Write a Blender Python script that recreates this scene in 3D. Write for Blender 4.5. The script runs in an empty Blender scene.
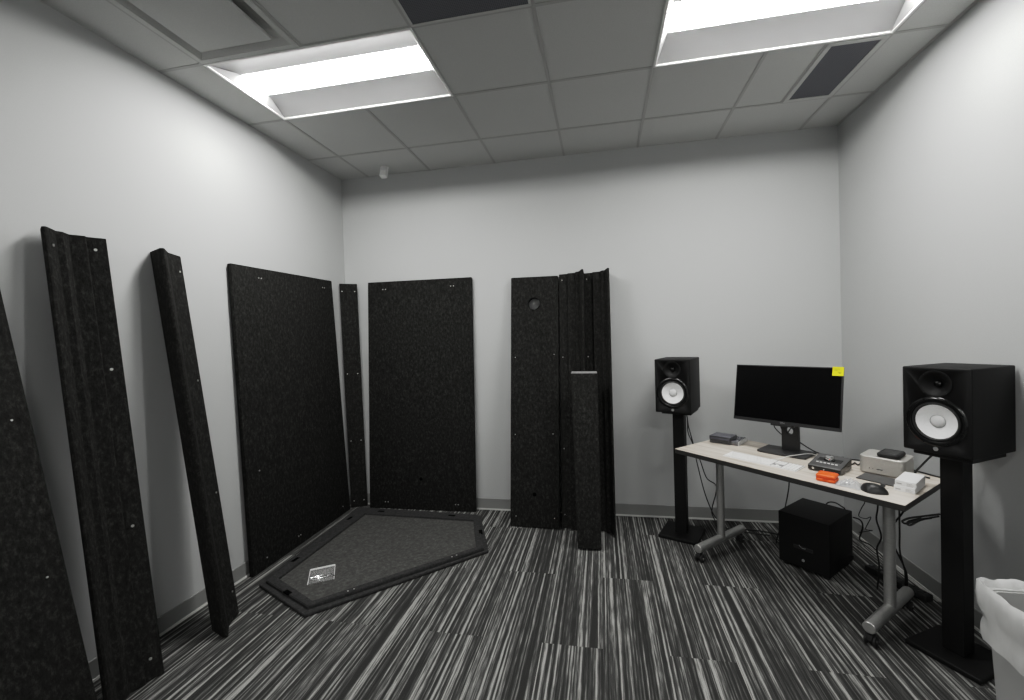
import bpy, bmesh, math, random
from mathutils import Vector, Matrix, noise
random.seed(7)
C = bpy.context.scene.collection
sc = bpy.context.scene

# ---------------------------------------------------------------- materials
def mat(name, col, rough=.6, metal=0., spec=.5, emit=None, estr=0., alpha=1., trans=0., coat=0.):
    m = bpy.data.materials.new(name); m.use_nodes = True
    b = m.node_tree.nodes['Principled BSDF']
    b.inputs['Base Color'].default_value = (*col, 1); b.inputs['Roughness'].default_value = rough
    b.inputs['Metallic'].default_value = metal; b.inputs['Specular IOR Level'].default_value = spec
    b.inputs['Alpha'].default_value = alpha; b.inputs['Transmission Weight'].default_value = trans
    b.inputs['Coat Weight'].default_value = coat
    if emit: b.inputs['Emission Color'].default_value = (*emit, 1); b.inputs['Emission Strength'].default_value = estr
    return m
def N(m, t, **kw):
    n = m.node_tree.nodes.new(t)
    for k, v in kw.items(): setattr(n, k, v)
    return n
def L(m, a, b): m.node_tree.links.new(a, b)
def ramp(m, fac, stops):
    r = N(m, 'ShaderNodeValToRGB'); e = r.color_ramp.elements
    while len(e) < len(stops): e.new(.5)
    for i, (p, c) in enumerate(stops):
        e[i].position = p; e[i].color = (*c, 1) if len(c) == 3 else c
    L(m, fac, r.inputs[0]); return r.outputs[0]
def coords(m, scale=(1, 1, 1), kind='Object'):
    tc = N(m, 'ShaderNodeTexCoord'); mp = N(m, 'ShaderNodeMapping'); mp.inputs['Scale'].default_value = scale
    L(m, tc.outputs[kind], mp.inputs[0]); return mp.outputs[0]
def noisy(m, scale, stops, detail=4, stretch=(1, 1, 1), bump=0., rough=.6, bdist=.002):
    b = m.node_tree.nodes['Principled BSDF']
    n = N(m, 'ShaderNodeTexNoise'); n.inputs['Scale'].default_value = scale; n.inputs['Detail'].default_value = detail
    n.inputs['Roughness'].default_value = rough
    L(m, coords(m, stretch), n.inputs['Vector'])
    L(m, ramp(m, n.outputs[0], stops), b.inputs['Base Color'])
    if bump:
        bp = N(m, 'ShaderNodeBump'); bp.inputs['Strength'].default_value = bump; bp.inputs['Distance'].default_value = bdist
        L(m, n.outputs[0], bp.inputs['Height']); L(m, bp.outputs[0], b.inputs['Normal'])
    return m
def g(v): return (v, v, v)
M = {}
M['felt'] = noisy(mat('felt', g(.02), .95, spec=.1), 60, [(.30, (.0052, .0052, .0048)), (.52, (.0150, .0150, .0140)), (.74, (.046, .046, .043))], 6, (1, 1, .6), .8, .75, .006)
M['felt_dark'] = noisy(mat('felt_dark', g(.012), .95, spec=.1), 60, [(.3, g(.006)), (.75, g(.018))], 6, (1, 1, 1), .5, .7, .004)
M['felt_grey'] = noisy(mat('felt_grey', g(.07), .95, spec=.1), 45, [(.25, (.030, .030, .0285)), (.55, (.066, .066, .063)), (.8, (.13, .13, .124))], 6, (1, 1, 1), .5, .75, .004)
M['wall'] = noisy(mat('wall_paint', g(.6), .65, spec=.25), 240, [(.3, (.452, .459, .458)), (.7, (.480, .487, .485))], 3, (1, 1, 1), .06, .6, .001)
M['ceil'] = noisy(mat('ceiling_tile', g(.4), .9, spec=.1), 190, [(.3, (.545, .549, .537)), (.7, (.60, .604, .592))], 4, (1, 1, 1), .05)
M['tbar'] = mat('ceiling_bar', (.42, .42, .41), .5)
M['base'] = mat('vinyl_base', (.225, .228, .222), .5)
M['toe'] = mat('toe_strip', (.62, .62, .60), .6)
M['white'] = mat('white_enamel', (.80, .80, .79), .45)
M['reflector'] = mat('reflector_white', (.36, .36, .36), .6, spec=.1)
M['black'] = noisy(mat('black_vinyl', g(.008), .6, spec=.22), 200, [(.3, g(.0035)), (.7, g(.0065))], 2)
M['steel_black'] = mat('black_steel', g(.0035), .55, spec=.25)
M['gloss'] = mat('black_gloss', g(.004), .18)
M['rubber'] = mat('black_rubber', g(.008), .7)
M['cone'] = noisy(mat('white_cone', g(.8), .55), 90, [(.3, g(.84)), (.7, g(.90))], 2)
M['cap'] = mat('dust_cap', g(.70), .4)
M['emblem'] = mat('emblem_grey', g(.34), .35, metal=.5)
M['silver'] = noisy(mat('brushed_silver', (.42, .42, .41), .38, metal=.75), 30, [(.3, (.40, .40, .39)), (.7, (.48, .48, .47))], 3, (1, 1, 8))
M['zinc'] = mat('zinc_screw', (.62, .62, .60), .3, metal=.7)
M['chrome'] = mat('chrome', (.8, .8, .8), .15, metal=1)
M['edge'] = mat('edge_band', (.022, .021, .020), .55)
M['alu'] = noisy(mat('warm_aluminium', (.5, .49, .46), .42, metal=.35), 300, [(.3, (.44, .43, .405)), (.7, (.50, .49, .46))], 2)
M['space'] = mat('space_grey', (.10, .10, .10), .45, metal=.4)
M['silverkey'] = mat('keyboard_silver', (.55, .55, .54), .4, metal=.5)
M['key'] = mat('key_white', (.85, .85, .84), .5)
M['screen'] = mat('screen_black', (.0010, .0010, .0012), .30, spec=.10)
M['bezel'] = mat('bezel_dark', (.011, .011, .0115), .45)
M['stand'] = mat('monitor_stand', (.020, .020, .0205), .45)
M['yellow'] = mat('sticky_yellow', (.82, .76, .005), .8)
M['ink'] = mat('ink', (.28, .27, .02), .8)
M['orange'] = mat('orange_case', (.86, .105, .008), .42)
M['orange_d'] = mat('orange_groove', (.62, .055, .005), .5)
M['paper'] = noisy(mat('white_box', g(.8), .6), 20, [(.3, g(.76)), (.7, g(.82))], 2)
M['print'] = mat('grey_print', g(.36), .7)
M['label'] = mat('white_label', g(.80), .6)
M['case_a'] = mat('dark_case', (.030, .030, .034), .3)
M['case_b'] = noisy(mat('lilac_case', (.10, .10, .125), .22), 12, [(.3, (.045, .045, .062)), (.7, (.13, .13, .165))], 3)
M['wrap'] = mat('clear_wrap', (.75, .75, .78), .15, alpha=.12)
M['bag'] = mat('clear_bag', (.70, .70, .70), .12, alpha=.14)
M['bagedge'] = mat('bag_edge', (.80, .80, .80), .3, alpha=.85)
M['liner'] = noisy(mat('bin_liner', (.8, .8, .79), .22, alpha=.70), 7, [(.3, (.70, .705, .70)), (.7, (.93, .93, .92))], 5, (1, 1, .35))
M['bin'] = mat('bin_grey', (.36, .362, .356), .55)
M['grille'] = mat('grille_grey', (.060, .062, .072), .6)
M['capgrey'] = noisy(mat('end_cap_grey', g(.1), .9, spec=.1), 60, [(.3, g(.17)), (.7, g(.25))], 4)
M['slot'] = mat('slot_black', g(.0015), .9, spec=.02)
M['mouse'] = mat('mouse_black', (.011, .011, .011), .42)
M['cable'] = mat('cable_black', (.006, .006, .006), .5)
M['wcable'] = mat('cable_white', (.72, .72, .70), .5)

# lens: glowing acrylic
M['lens'] = mat('lens_glow', (.9, .9, .9), .5, emit=(1, .995, .975), estr=77.)

# perforated grille
def perforated():
    m = M['grille']; b = m.node_tree.nodes['Principled BSDF']
    v = N(m, 'ShaderNodeTexVoronoi'); v.inputs['Scale'].default_value = 110; v.inputs['Randomness'].default_value = 0
    L(m, coords(m), v.inputs['Vector'])
    L(m, ramp(m, v.outputs['Distance'], [(.28, (.060, .060, .070)), (.42, (.13, .133, .148))]), b.inputs['Base Color'])
perforated()

# wood laminate: grain along the desk's own X
def wood():
    m = mat('desk_laminate', (.6, .55, .48), .45, spec=.35); b = m.node_tree.nodes['Principled BSDF']
    n = N(m, 'ShaderNodeTexNoise'); n.inputs['Scale'].default_value = 1.; n.inputs['Detail'].default_value = 6
    L(m, coords(m, (2.2, 34, 34)), n.inputs['Vector'])
    n2 = N(m, 'ShaderNodeTexNoise'); n2.inputs['Scale'].default_value = 1.; n2.inputs['Detail'].default_value = 3
    L(m, coords(m, (1.4, 9, 9)), n2.inputs['Vector'])
    mx = N(m, 'ShaderNodeMath', operation='ADD'); L(m, n.outputs[0], mx.inputs[0]); L(m, n2.outputs[0], mx.inputs[1])
    h = N(m, 'ShaderNodeMath', operation='MULTIPLY'); h.inputs[1].default_value = .5; L(m, mx.outputs[0], h.inputs[0])
    L(m, ramp(m, h.outputs[0], [(.36, (.36, .31, .26)), (.47, (.52, .47, .41)), (.62, (.66, .61, .545))]), b.inputs['Base Color'])
    return m
M['wood'] = wood()

# striped carpet planks laid along Y in a half-drop pattern
def carpet():
    m = mat('striped_carpet', g(.1), .97, spec=.08); b = m.node_tree.nodes['Principled BSDF']
    tc = N(m, 'ShaderNodeTexCoord'); sx = N(m, 'ShaderNodeSeparateXYZ'); L(m, tc.outputs['Object'], sx.inputs[0])
    def mth(op, a, bb=None, cc=None):
        n = N(m, 'ShaderNodeMath', operation=op)
        for i, v in enumerate((a, bb, cc)):
            if v is None: continue
            if isinstance(v, (int, float)): n.inputs[i].default_value = v
            else: L(m, v, n.inputs[i])
        return n.outputs[0]
    W, LEN = .305, 1.25
    col = mth('FLOOR', mth('DIVIDE', mth('ADD', sx.outputs[0], .335), W))
    par = mth('FLOORED_MODULO', col, 2.)
    yy = mth('DIVIDE', mth('ADD', mth('ADD', sx.outputs[1], -2.085), mth('MULTIPLY', par, LEN / 2)), LEN)
    row = mth('FLOOR', yy)
    cb = N(m, 'ShaderNodeCombineXYZ'); L(m, col, cb.inputs[0]); L(m, row, cb.inputs[1])
    wn = N(m, 'ShaderNodeTexWhiteNoise', noise_dimensions='2D'); L(m, cb.outputs[0], wn.inputs['Vector'])
    off = mth('MULTIPLY', wn.outputs['Value'], 40.)
    def stripes(fx, fy, det, rough=.5):
        c = N(m, 'ShaderNodeCombineXYZ')
        L(m, mth('ADD', mth('MULTIPLY', sx.outputs[0], fx), off), c.inputs[0]); L(m, mth('ADD', mth('MULTIPLY', sx.outputs[1], fy), off), c.inputs[1])
        n = N(m, 'ShaderNodeTexNoise', noise_dimensions='2D'); n.inputs['Scale'].default_value = 1; n.inputs['Detail'].default_value = det
        n.inputs['Roughness'].default_value = rough
        L(m, c.outputs[0], n.inputs['Vector']); return n.outputs[0]
    thin = stripes(70, .6, 1.); wide = stripes(24, .4, 0.); strk = stripes(150, 9., 3.)
    tone = mth('ADD', mth('MULTIPLY', thin, .60), mth('ADD', mth('MULTIPLY', wide, .14), mth('MULTIPLY', strk, .26)))
    base = ramp(m, tone, [(.41, (.029, .029, .028)), (.505, (.055, .055, .0535)), (.56, (.13, .13, .1255)), (.63, (.31, .31, .298))])
    fz = N(m, 'ShaderNodeTexNoise'); fz.inputs['Scale'].default_value = 320; fz.inputs['Detail'].default_value = 3
    L(m, tc.outputs['Object'], fz.inputs['Vector'])
    mix = N(m, 'ShaderNodeMix', data_type='RGBA', blend_type='MULTIPLY'); mix.inputs['Factor'].default_value = .7
    L(m, base, mix.inputs[6]); L(m, ramp(m, fz.outputs[0], [(.3, g(.55)), (.65, g(1.25))]), mix.inputs[7])
    L(m, mix.outputs[2], b.inputs['Base Color'])
    bp = N(m, 'ShaderNodeBump'); bp.inputs['Strength'].default_value = .5; bp.inputs['Distance'].default_value = .003
    L(m, fz.outputs[0], bp.inputs['Height']); L(m, bp.outputs[0], b.inputs['Normal'])
    return m
M['carpet'] = carpet()

# ---------------------------------------------------------------- mesh helpers
class MB:
    def __init__(s): s.bm = bmesh.new()
    def _bev(s, geom_faces, bevel, seg):
        if bevel <= 0: return
        es = {e for f in geom_faces for e in f.edges}
        bmesh.ops.bevel(s.bm, geom=list(es), offset=bevel, segments=seg, profile=.5, affect='EDGES', clamp_overlap=True)
    def box(s, x0, x1, y0, y1, z0, z1, bevel=0., seg=2, rot=None, at=None):
        v = [Vector((x, y, z)) for z in (z0, z1) for y in (y0, y1) for x in (x0, x1)]
        if rot is not None: v = [rot @ p for p in v]
        if at is not None: v = [p + Vector(at) for p in v]
        vs = [s.bm.verts.new(p) for p in v]
        fs = [s.bm.faces.new([vs[i] for i in q]) for q in ((0, 2, 3, 1), (4, 5, 7, 6), (0, 1, 5, 4), (2, 6, 7, 3), (0, 4, 6, 2), (1, 3, 7, 5))]
        s._bev(fs, bevel, seg); return s
    def hexa(s, pts, bevel=0., seg=2):     # two rings of equal length, bottom then top
        n = len(pts) // 2; vs = [s.bm.verts.new(p) for p in pts]
        fs = [s.bm.faces.new(vs[:n][::-1]), s.bm.faces.new(vs[n:])]
        for i in range(n): j = (i + 1) % n; fs.append(s.bm.faces.new((vs[i], vs[j], vs[n + j], vs[n + i])))
        s._bev(fs, bevel, seg); return s
    def prism(s, poly, z0, z1, bevel=0., seg=2):
        return s.hexa([(x, y, z0) for x, y in poly] + [(x, y, z1) for x, y in poly], bevel, seg)
    def prism_x(s, poly, x0, x1, bevel=0., seg=2):   # poly in (y,z)
        return s.hexa([(x0, y, z) for y, z in poly] + [(x1, y, z) for y, z in poly], bevel, seg)
    def lathe(s, prof, origin=(0, 0, 0), axis=(0, 0, 1), seg=40):   # prof: (radius, height)
        a = Vector(axis).normalized(); q = a.to_track_quat('Z', 'Y'); o = Vector(origin); rings = []
        for r, h in prof:
            if r < 1e-6: rings.append([s.bm.verts.new(o + q @ Vector((0, 0, h)))])
            else: rings.append([s.bm.verts.new(o + q @ Vector((r * math.cos(2 * math.pi * k / seg), r * math.sin(2 * math.pi * k / seg), h))) for k in range(seg)])
        for A, B in zip(rings[:-1], rings[1:]):
            for k in range(seg):
                k2 = (k + 1) % seg
                if len(A) == 1 and len(B) == 1: continue
                if len(A) == 1: s.bm.faces.new((A[0], B[k], B[k2]))
                elif len(B) == 1: s.bm.faces.new((A[k], A[k2], B[0]))
                else: s.bm.faces.new((A[k], A[k2], B[k2], B[k]))
        return s
    def cyl(s, p0, p1, r, seg=24, r1=None, ch=0.):
        p0, p1 = Vector(p0), Vector(p1); h = (p1 - p0).length; r1 = r if r1 is None else r1
        pr = [(0, 0), (r - ch, 0)] + ([(r, ch), (r1, h - ch)] if ch else [(r, 0), (r1, h)][1:] if False else [(r, ch), (r1, h - ch)]) + [(r1 - ch, h), (0, h)]
        if not ch: pr = [(0, 0), (r, 0), (r1, h), (0, h)]
        return s.lathe(pr, p0, p1 - p0, seg)
    def tube(s, pts, r, seg=8, sub=6, closed=False):
        P = [Vector(p) for p in pts]; Q = []
        n = len(P)
        for i in range(n - 1):
            a, b, c, d = P[max(i - 1, 0)], P[i], P[i + 1], P[min(i + 2, n - 1)]
            for k in range(sub):
                t = k / sub
                Q.append(.5 * ((2 * b) + (c - a) * t + (2 * a - 5 * b + 4 * c - d) * t * t + (3 * b - a - 3 * c + d) * t ** 3))
        Q.append(P[-1]); rings = []; up = Vector((.31, .2, .93)).normalized()
        for i, p in enumerate(Q):
            t = (Q[min(i + 1, len(Q) - 1)] - Q[max(i - 1, 0)]).normalized()
            x = up - t * up.dot(t)
            x = x.normalized() if x.length > 1e-4 else t.orthogonal().normalized()
            up = x; y = t.cross(x)
            rings.append([s.bm.verts.new(p + (x * math.cos(2 * math.pi * k / seg) + y * math.sin(2 * math.pi * k / seg)) * r) for k in range(seg)])
        for A, B in zip(rings[:-1], rings[1:]):
            for k in range(seg): s.bm.faces.new((A[k], A[(k + 1) % seg], B[(k + 1) % seg], B[k]))
        s.bm.faces.new(rings[0][::-1]); s.bm.faces.new(rings[-1]); return s
    def build(s, name, m, parent=None, loc=None, smooth=False, ang=40):
        bmesh.ops.recalc_face_normals(s.bm, faces=s.bm.faces)
        me = bpy.data.meshes.new(name); s.bm.to_mesh(me); s.bm.free()
        for mm in (m if isinstance(m, (list, tuple)) else [m]): me.materials.append(M[mm] if isinstance(mm, str) else mm)
        if smooth:
            for p in me.polygons: p.use_smooth = True
            me.set_sharp_from_angle(angle=math.radians(ang))
        o = bpy.data.objects.new(name, me); C.objects.link(o)
        if parent is not None: o.parent = parent
        if loc is not None: o.location = loc
        return o

def thing(name, label, cat, loc=(0, 0, 0), rz=0., group=None):
    o = bpy.data.objects.new(name, None); C.objects.link(o); o.empty_display_size = .05
    o.location = loc; o.rotation_euler = (0, 0, rz); o['label'] = label; o['category'] = cat
    if group: o['group'] = group
    return o
def tag(o, label, cat, group=None):
    o['label'] = label; o['category'] = cat
    if group: o['group'] = group
    return o
def struct(o): o['kind'] = 'structure'; return o
def copy_tree(o, parent=None):
    c = o.copy(); C.objects.link(c)
    if parent is not None: c.parent = parent
    for ch in list(o.children): copy_tree(ch, c)
    return c
def cut(o, cutters):                        # boolean difference, baked into the mesh; cutters removed
    for k in cutters:
        k.parent = o.parent; k.location = o.location
        md = o.modifiers.new('cut', 'BOOLEAN'); md.object = k; md.operation = 'DIFFERENCE'; md.solver = 'EXACT'
    bpy.context.view_layer.update()
    dg = bpy.context.evaluated_depsgraph_get(); me = bpy.data.meshes.new_from_object(o.evaluated_get(dg), depsgraph=dg)
    o.modifiers.clear(); o.data = me
    for k in cutters: bpy.data.objects.remove(k, do_unlink=True)

# ---------------------------------------------------------------- room (camera stands over the world origin)
H, D, XL, XR, YF = 3.0906, 3.6746, -2.3835, 1.8279, -2.55
T, GX, GY = .6096, -2.0985, 3.2107
struct(MB().box(XL - .1, XR + .1, YF - .1, D + .1, -.08, 0).build('floor', 'carpet'))
struct(MB().box(XL - .12, XL, YF - .1, D + .1, -.02, H + .25).build('wall_left', 'wall'))
struct(MB().box(XR, XR + .12, YF - .1, D + .1, -.02, H + .25).build('wall_right', 'wall'))
struct(MB().box(XL, XR, D, D + .12, -.02, H + .25).build('wall_back', 'wall'))
struct(MB().box(XL, XR, YF - .12, YF, -.02, H + .25).build('wall_front', 'wall'))

# ceiling: lay-in tiles with the openings left free for the fixtures
xs = [XL] + [GX + i * T for i in range(0, 7)] + [XR]
ys = [D] + [GY - i * T for i in range(0, 10)] + [YF]
open_cells = {(1, 2), (2, 2), (5, 2), (6, 2), (1, 3), (3, 3), (1, 8), (2, 8), (5, 8), (6, 8)}
ceil = MB()
for i in range(len(xs) - 1):
    for j in range(len(ys) - 1):
        if (i, j) in open_cells: continue
        x0, x1, y0, y1 = xs[i], xs[i + 1], ys[j + 1], ys[j]
        if (i, j) == (6, 1): x1 = GX + 5.5 * T            # right half of this cell holds the narrow grille
        ceil.box(x0, x1, y0, y1, H + .003, H + .02)
ceil = struct(ceil.build('ceiling', 'ceil'))
bar = MB()
bw = .0095
for x in xs[1:-1]: bar.box(x - bw, x + bw, YF, D, H - .0005, H + .0026)
for y in ys[1:-1]: bar.box(XL, XR, y - bw, y + bw, H - .0002, H + .0023)
bar.box(GX + 5.5 * T - bw, GX + 5.5 * T + bw, GY - T, GY, H - .0005, H + .0026)
for x0, x1, y0, y1 in ((XL, XL + .02, YF, D), (XR - .02, XR, YF, D), (XL, XR, D - .02, D)): bar.box(x0, x1, y0, y1, H - .0008, H + .002)
# bars must not cross the lights' open faces
bar = bar.build('ceiling_grid', 'tbar', ceil)
def clip_boxes(cells):
    ks = []
    for x0, x1 in cells:
        for yo in (0, 6 * T): ks.append(MB().box(x0 + .012, x1 - .012, GY - 2 * T + .012 - yo, GY - T - .012 - yo, H - .05, H + .05).build('cutter', 'tbar'))
    return ks
cut(bar, clip_boxes([(GX, GX + 2 * T), (GX + 4 * T, GX + 6 * T)]))
struct(MB().box(XL - .1, XR + .1, YF - .1, D + .1, H + .20, H + .25).build('ceiling', 'tbar'))

# vinyl baseboards with the pale line at the carpet
for side, a in (('left', (XL, XL + .008, YF, D)), ('right', (XR - .008, XR, YF, D)), ('back', (XL + .008, XR - .008, D - .008, D)), ('front', (XL + .008, XR - .008, YF, YF + .008))):
    b = struct(MB().box(*a, .012, .102, .002, 1).build('baseboard_' + side, 'base'))
    e = .004
    x0, x1, y0, y1 = a
    if side == 'left': x1 += e
    if side == 'right': x0 -= e
    if side == 'back': y0 -= e
    if side == 'front': y1 += e
    MB().box(x0, x1, y0, y1, 0, .0125).build('toe_strip', 'toe', b)

# ---------------------------------------------------------------- ceiling fixtures
def troffer(x0, label):
    x1, y1 = x0 + 2 * T, GY - T; y0 = y1 - T; cx, cy = (x0 + x1) / 2, (y0 + y1) / 2
    t = thing('ceiling_light', label, 'ceiling light', (cx, cy, H), 0, 'recessed ceiling lights')
    hx, hy = T, T / 2; f = .015
    m = MB()
    for a in ((-hx + .0, hx, -hy, -hy + f), (-hx, hx, hy - f, hy), (-hx, -hx + f, -hy + f, hy - f), (hx - f, hx, -hy + f, hy - f)): m.box(*a, -.004, .008, .0015, 1)
    m.build('frame', 'white', t)
    m = MB(); m.box(-hx, hx, -hy, hy, .125, .135)
    for a in ((-hx, hx, -hy, -hy + .006), (-hx, hx, hy - .006, hy), (-hx, -hx + .006, -hy, hy), (hx - .006, hx, -hy, hy)): m.box(*a, .004, .13)
    m.build('housing', 'reflector', t)
    lw = .104                                                   # half width of the glowing lens
    for s in (-1, 1):
        prof = []
        for k in range(11):
            u = k / 10; prof.append((s * (hy - f - (hy - f - lw) * u), .006 + .046 * math.sin(u * math.pi / 2)))
        m = MB(); A = [[m.bm.verts.new((x, y, z)) for y, z in prof] for x in (-hx + .01, hx - .01)]
        for k in range(10): m.bm.faces.new((A[0][k], A[0][k + 1], A[1][k + 1], A[1][k]))
        m.build('reflector', 'reflector', t, smooth=True)
    m = MB(); prof = [(lw * math.cos(a), .056 - .018 * math.sin(a)) for a in [math.pi * k / 14 for k in range(15)]]
    xa, xb = -hx + .055, hx - .055
    A = [[m.bm.verts.new((x, y, z)) for y, z in prof] for x in (xa, xb)]
    for k in range(14): m.bm.faces.new((A[0][k], A[0][k + 1], A[1][k + 1], A[1][k]))
    m.bm.faces.new(A[0]); m.bm.faces.new(A[1])
    m.build('diffuser', 'lens', t, smooth=True)
    for s in (-1, 1):
        m = MB(); m.hexa([(s * (hx - f), -hy + f, .004), (s * (hx - f), hy - f, .004), (s * (hx - .052), lw, .055), (s * (hx - .052), -lw, .055),
                          (s * (hx - f + .004), -hy + f, .006), (s * (hx - f + .004), hy - f, .006), (s * (hx - .048), lw, .058), (s * (hx - .048), -lw, .058)])
        m.build('end_plate', 'reflector', t)
    return t
troffer(GX, 'lit recessed ceiling light nearest the left wall')
troffer(GX + 4 * T, 'lit recessed ceiling light nearest the right wall, beside the narrow grille')
for k in (0, 4):                                            # unseen troffers added behind the camera to fill the front of the room
    o = troffer(GX + k * T, ('added unseen fill light in the ceiling behind the camera, left side', 'added unseen fill light in the ceiling behind the camera, right side')[k // 4])
    o.location.y -= 6 * T

# plaque air diffuser
t = thing('air_diffuser', 'square ceiling air diffuser with flat raised plaque beside left light', 'air vent', (GX + .5 * T, GY - 2.5 * T, H))
m = MB(); o = .298
for a in ((-o, o, -o, -o + .03), (-o, o, o - .03, o), (-o, -o + .03, -o + .03, o - .03), (o - .03, o, -o + .03, o - .03)): m.box(*a, -.006, .006, .002, 1)
m.build('frame', 'ceil', t)
m = MB(); A = [[m.bm.verts.new((sx * w, sy * w, z)) for sx, sy in ((-1, -1), (1, -1), (1, 1), (-1, 1))] for w, z in ((.268, -.002), (.245, .022), (.20, .040))]
for P, Q in zip(A[:-1], A[1:]):
    for k in range(4): m.bm.faces.new((P[k], P[(k + 1) % 4], Q[(k + 1) % 4], Q[k]))
m.bm.faces.new(A[-1]); m.build('cone', 'ceil', t)
MB().box(-.212, .212, -.216, .212, -.012, .002, .005, 2).build('plaque', 'ceil', t)
# return grilles
def grille(label, cx, cy, sx, sy, f):
    t = thing('return_grille', label, 'air vent', (cx, cy, H))
    m = MB()
    for a in ((-sx, sx, -sy, -sy + f), (-sx, sx, sy - f, sy), (-sx, -sx + f, -sy + f, sy - f), (sx - f, sx, -sy + f, sy - f)): m.box(*a, -.005, .008, .0015, 1)
    m.build('frame', 'ceil', t)
    MB().box(-sx + f - .002, sx - f + .002, -sy + f - .002, sy - f + .002, -.001, .006).build('perforated_panel', 'grille', t)
    return t
grille('square dark perforated ceiling grille between the two lights', GX + 2.5 * T, GY - 2.5 * T, T / 2 - .006, T / 2 - .006, .012)
grille('narrow dark perforated ceiling grille by the right wall', GX + 5.75 * T, GY - .5 * T, T / 4 - .004, T / 2 - .006, .028)
# motion sensor
t = thing('motion_sensor', 'small white motion sensor hanging from ceiling near back left corner', 'sensor', (-1.842, 3.50, H), .05)
MB().lathe([(0, 0), (.034, 0), (.034, -.008), (.02, -.014), (0, -.014)], seg=24).build('ceiling_mount', 'white', t, smooth=True)
r = Matrix.Rotation(math.radians(-18), 3, 'X')
MB().box(-.029, .029, -.024, .024, -.105, -.012, .008, 3, rot=r).build('housing', 'white', t, smooth=True)
MB().box(-.023, .023, -.03, -.022, -.058, -.022, .004, 2, rot=r).build('lens_window', 'label', t, smooth=True)
MB().lathe([(0, 0), (.007, 0), (.007, .003), (0, .003)], Vector((.012, -.027, -.09)), (0, -1, 0), 14).build('indicator', 'print', t)

# ---------------------------------------------------------------- felt panels
def quad_panel(name, label, cat, bl, br, tr, tl, th, screws=(), group=None, m='felt', hole=None, bevel=.007, srad=.0065, marks=(), flat_top=False):
    P = [Vector(p) for p in (bl, br, tr, tl)]
    n = ((P[1] - P[0]).cross(P[3] - P[0])).normalized()        # toward the viewer side
    cam = Vector((0, 0, 1.5))
    if n.dot(cam - P[0]) < 0: n = -n
    back = [p - n * th for p in P]
    if flat_top:
        for k in (2, 3): back[k].z = P[k].z + .001
    lift = max(0, -min(v.z for v in P + back)) + .001
    root = Vector(((P[0] + P[1]) / 2)); root.z = 0
    t = thing(name, label, cat, root, 0, group)
    sh = Vector((0, 0, lift)) - root
    F = [p + sh for p in P]; B = [p + sh for p in back]
    pn = MB().hexa(F + B, bevel, 2).build('felt_board', m, t, smooth=True)
    def at(s, v, off=0.): return (F[0] * (1 - s) + F[1] * s) * (1 - v) + (F[3] * (1 - s) + F[2] * s) * v + n * off
    if hole:
        s, v, rad = hole; c = at(s, v)
        cut(pn, [MB().cyl(c + n * .05, c - n * (th + .05), rad, 40).build('cutter', 'felt_dark')])
        MB().lathe([(rad, -.004), (rad, .004), (rad + .008, .004), (rad + .008, -.004), (rad, -.004)], c, n, 40).build('grommet', 'felt_dark', t, smooth=True)
    for s, v in screws:
        MB().cyl(at(s, v, -.002), at(s, v, .0025), srad, 12).build('screw', 'zinc', t)
    for s, v, rad in marks:
        MB().cyl(at(s, v, -.002), at(s, v, .0012), rad, 20).build('plugged_hole', 'slot', t)
    return t

# big panel against the left wall, back corner
pair = lambda u, v, d=.014: [(u - d, v), (u + d, v)]
quad_panel('acoustic_panel', 'wide black felt acoustic panel leaning on left wall near back corner', 'acoustic panel',
    (-2.320, 2.407, 0), (-2.328, 3.535, 0), (-2.341, 3.408, 2.10), (-2.341, 2.362, 2.085), .034,
    pair(.22, .966, .011) + pair(.88, .966, .011) + [(.1, .33), (.9, .035), (.11, .035)] + pair(.4, .035, .01), group='black acoustic panels', srad=.0042)
quad_panel('acoustic_panel', 'narrow tall black felt panel standing in the back left corner', 'acoustic panel',
    (-2.342, 3.565, 0), (-2.212, 3.628, 0), (-2.228, 3.618, 2.092), (-2.362, 3.545, 2.094), .018,
    [(.14, .966), (.86, .966), (.2, .60), (.8, .60), (.2, .30), (.8, .30), (.2, .03), (.8, .03)], group='black acoustic panels', srad=.005, bevel=.004)
quad_panel('acoustic_panel', 'wide black felt acoustic panel leaning on back wall behind the floor base', 'acoustic panel',
    (-2.166, 3.585, 0), (-1.138, 3.592, 0), (-1.118, 3.632, 2.095), (-2.125, 3.632, 2.100), .035,
    pair(.165, .966, .013) + pair(.82, .966, .013) + pair(.17, .03, .013) + pair(.83, .03, .013), group='black acoustic panels', marks=[(.5, .135, .016)], srad=.0042)
quad_panel('acoustic_panel', 'black felt panel with a round hole near its top, leaning on back wall', 'acoustic panel',
    (-.772, 3.349, 0), (-.366, 3.334, 0), (-.347, 3.622, 2.058), (-.757, 3.622, 2.062), .040,
    [(.1, .665), (.49, .885), (.91, .675), (.1, .355), (.88, .36), (.12, .04), (.9, .04)], group='black acoustic panels', hole=(.49, .886, .050), marks=[(.5, .125, .016)], srad=.0032)
quad_panel('acoustic_panel', 'foremost black felt panel leaning on left wall, cut off by the photo edge', 'acoustic panel',
    (-1.975, .43, 0), (-1.975, 1.314, 0), (-2.336, 1.243, 2.075), (-2.336, .36, 2.075), .036,
    [(.93, .94), (.935, .62), (.93, .33), (.94, .05), (.5, .5)], group='black acoustic panels', srad=.0036)

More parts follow.
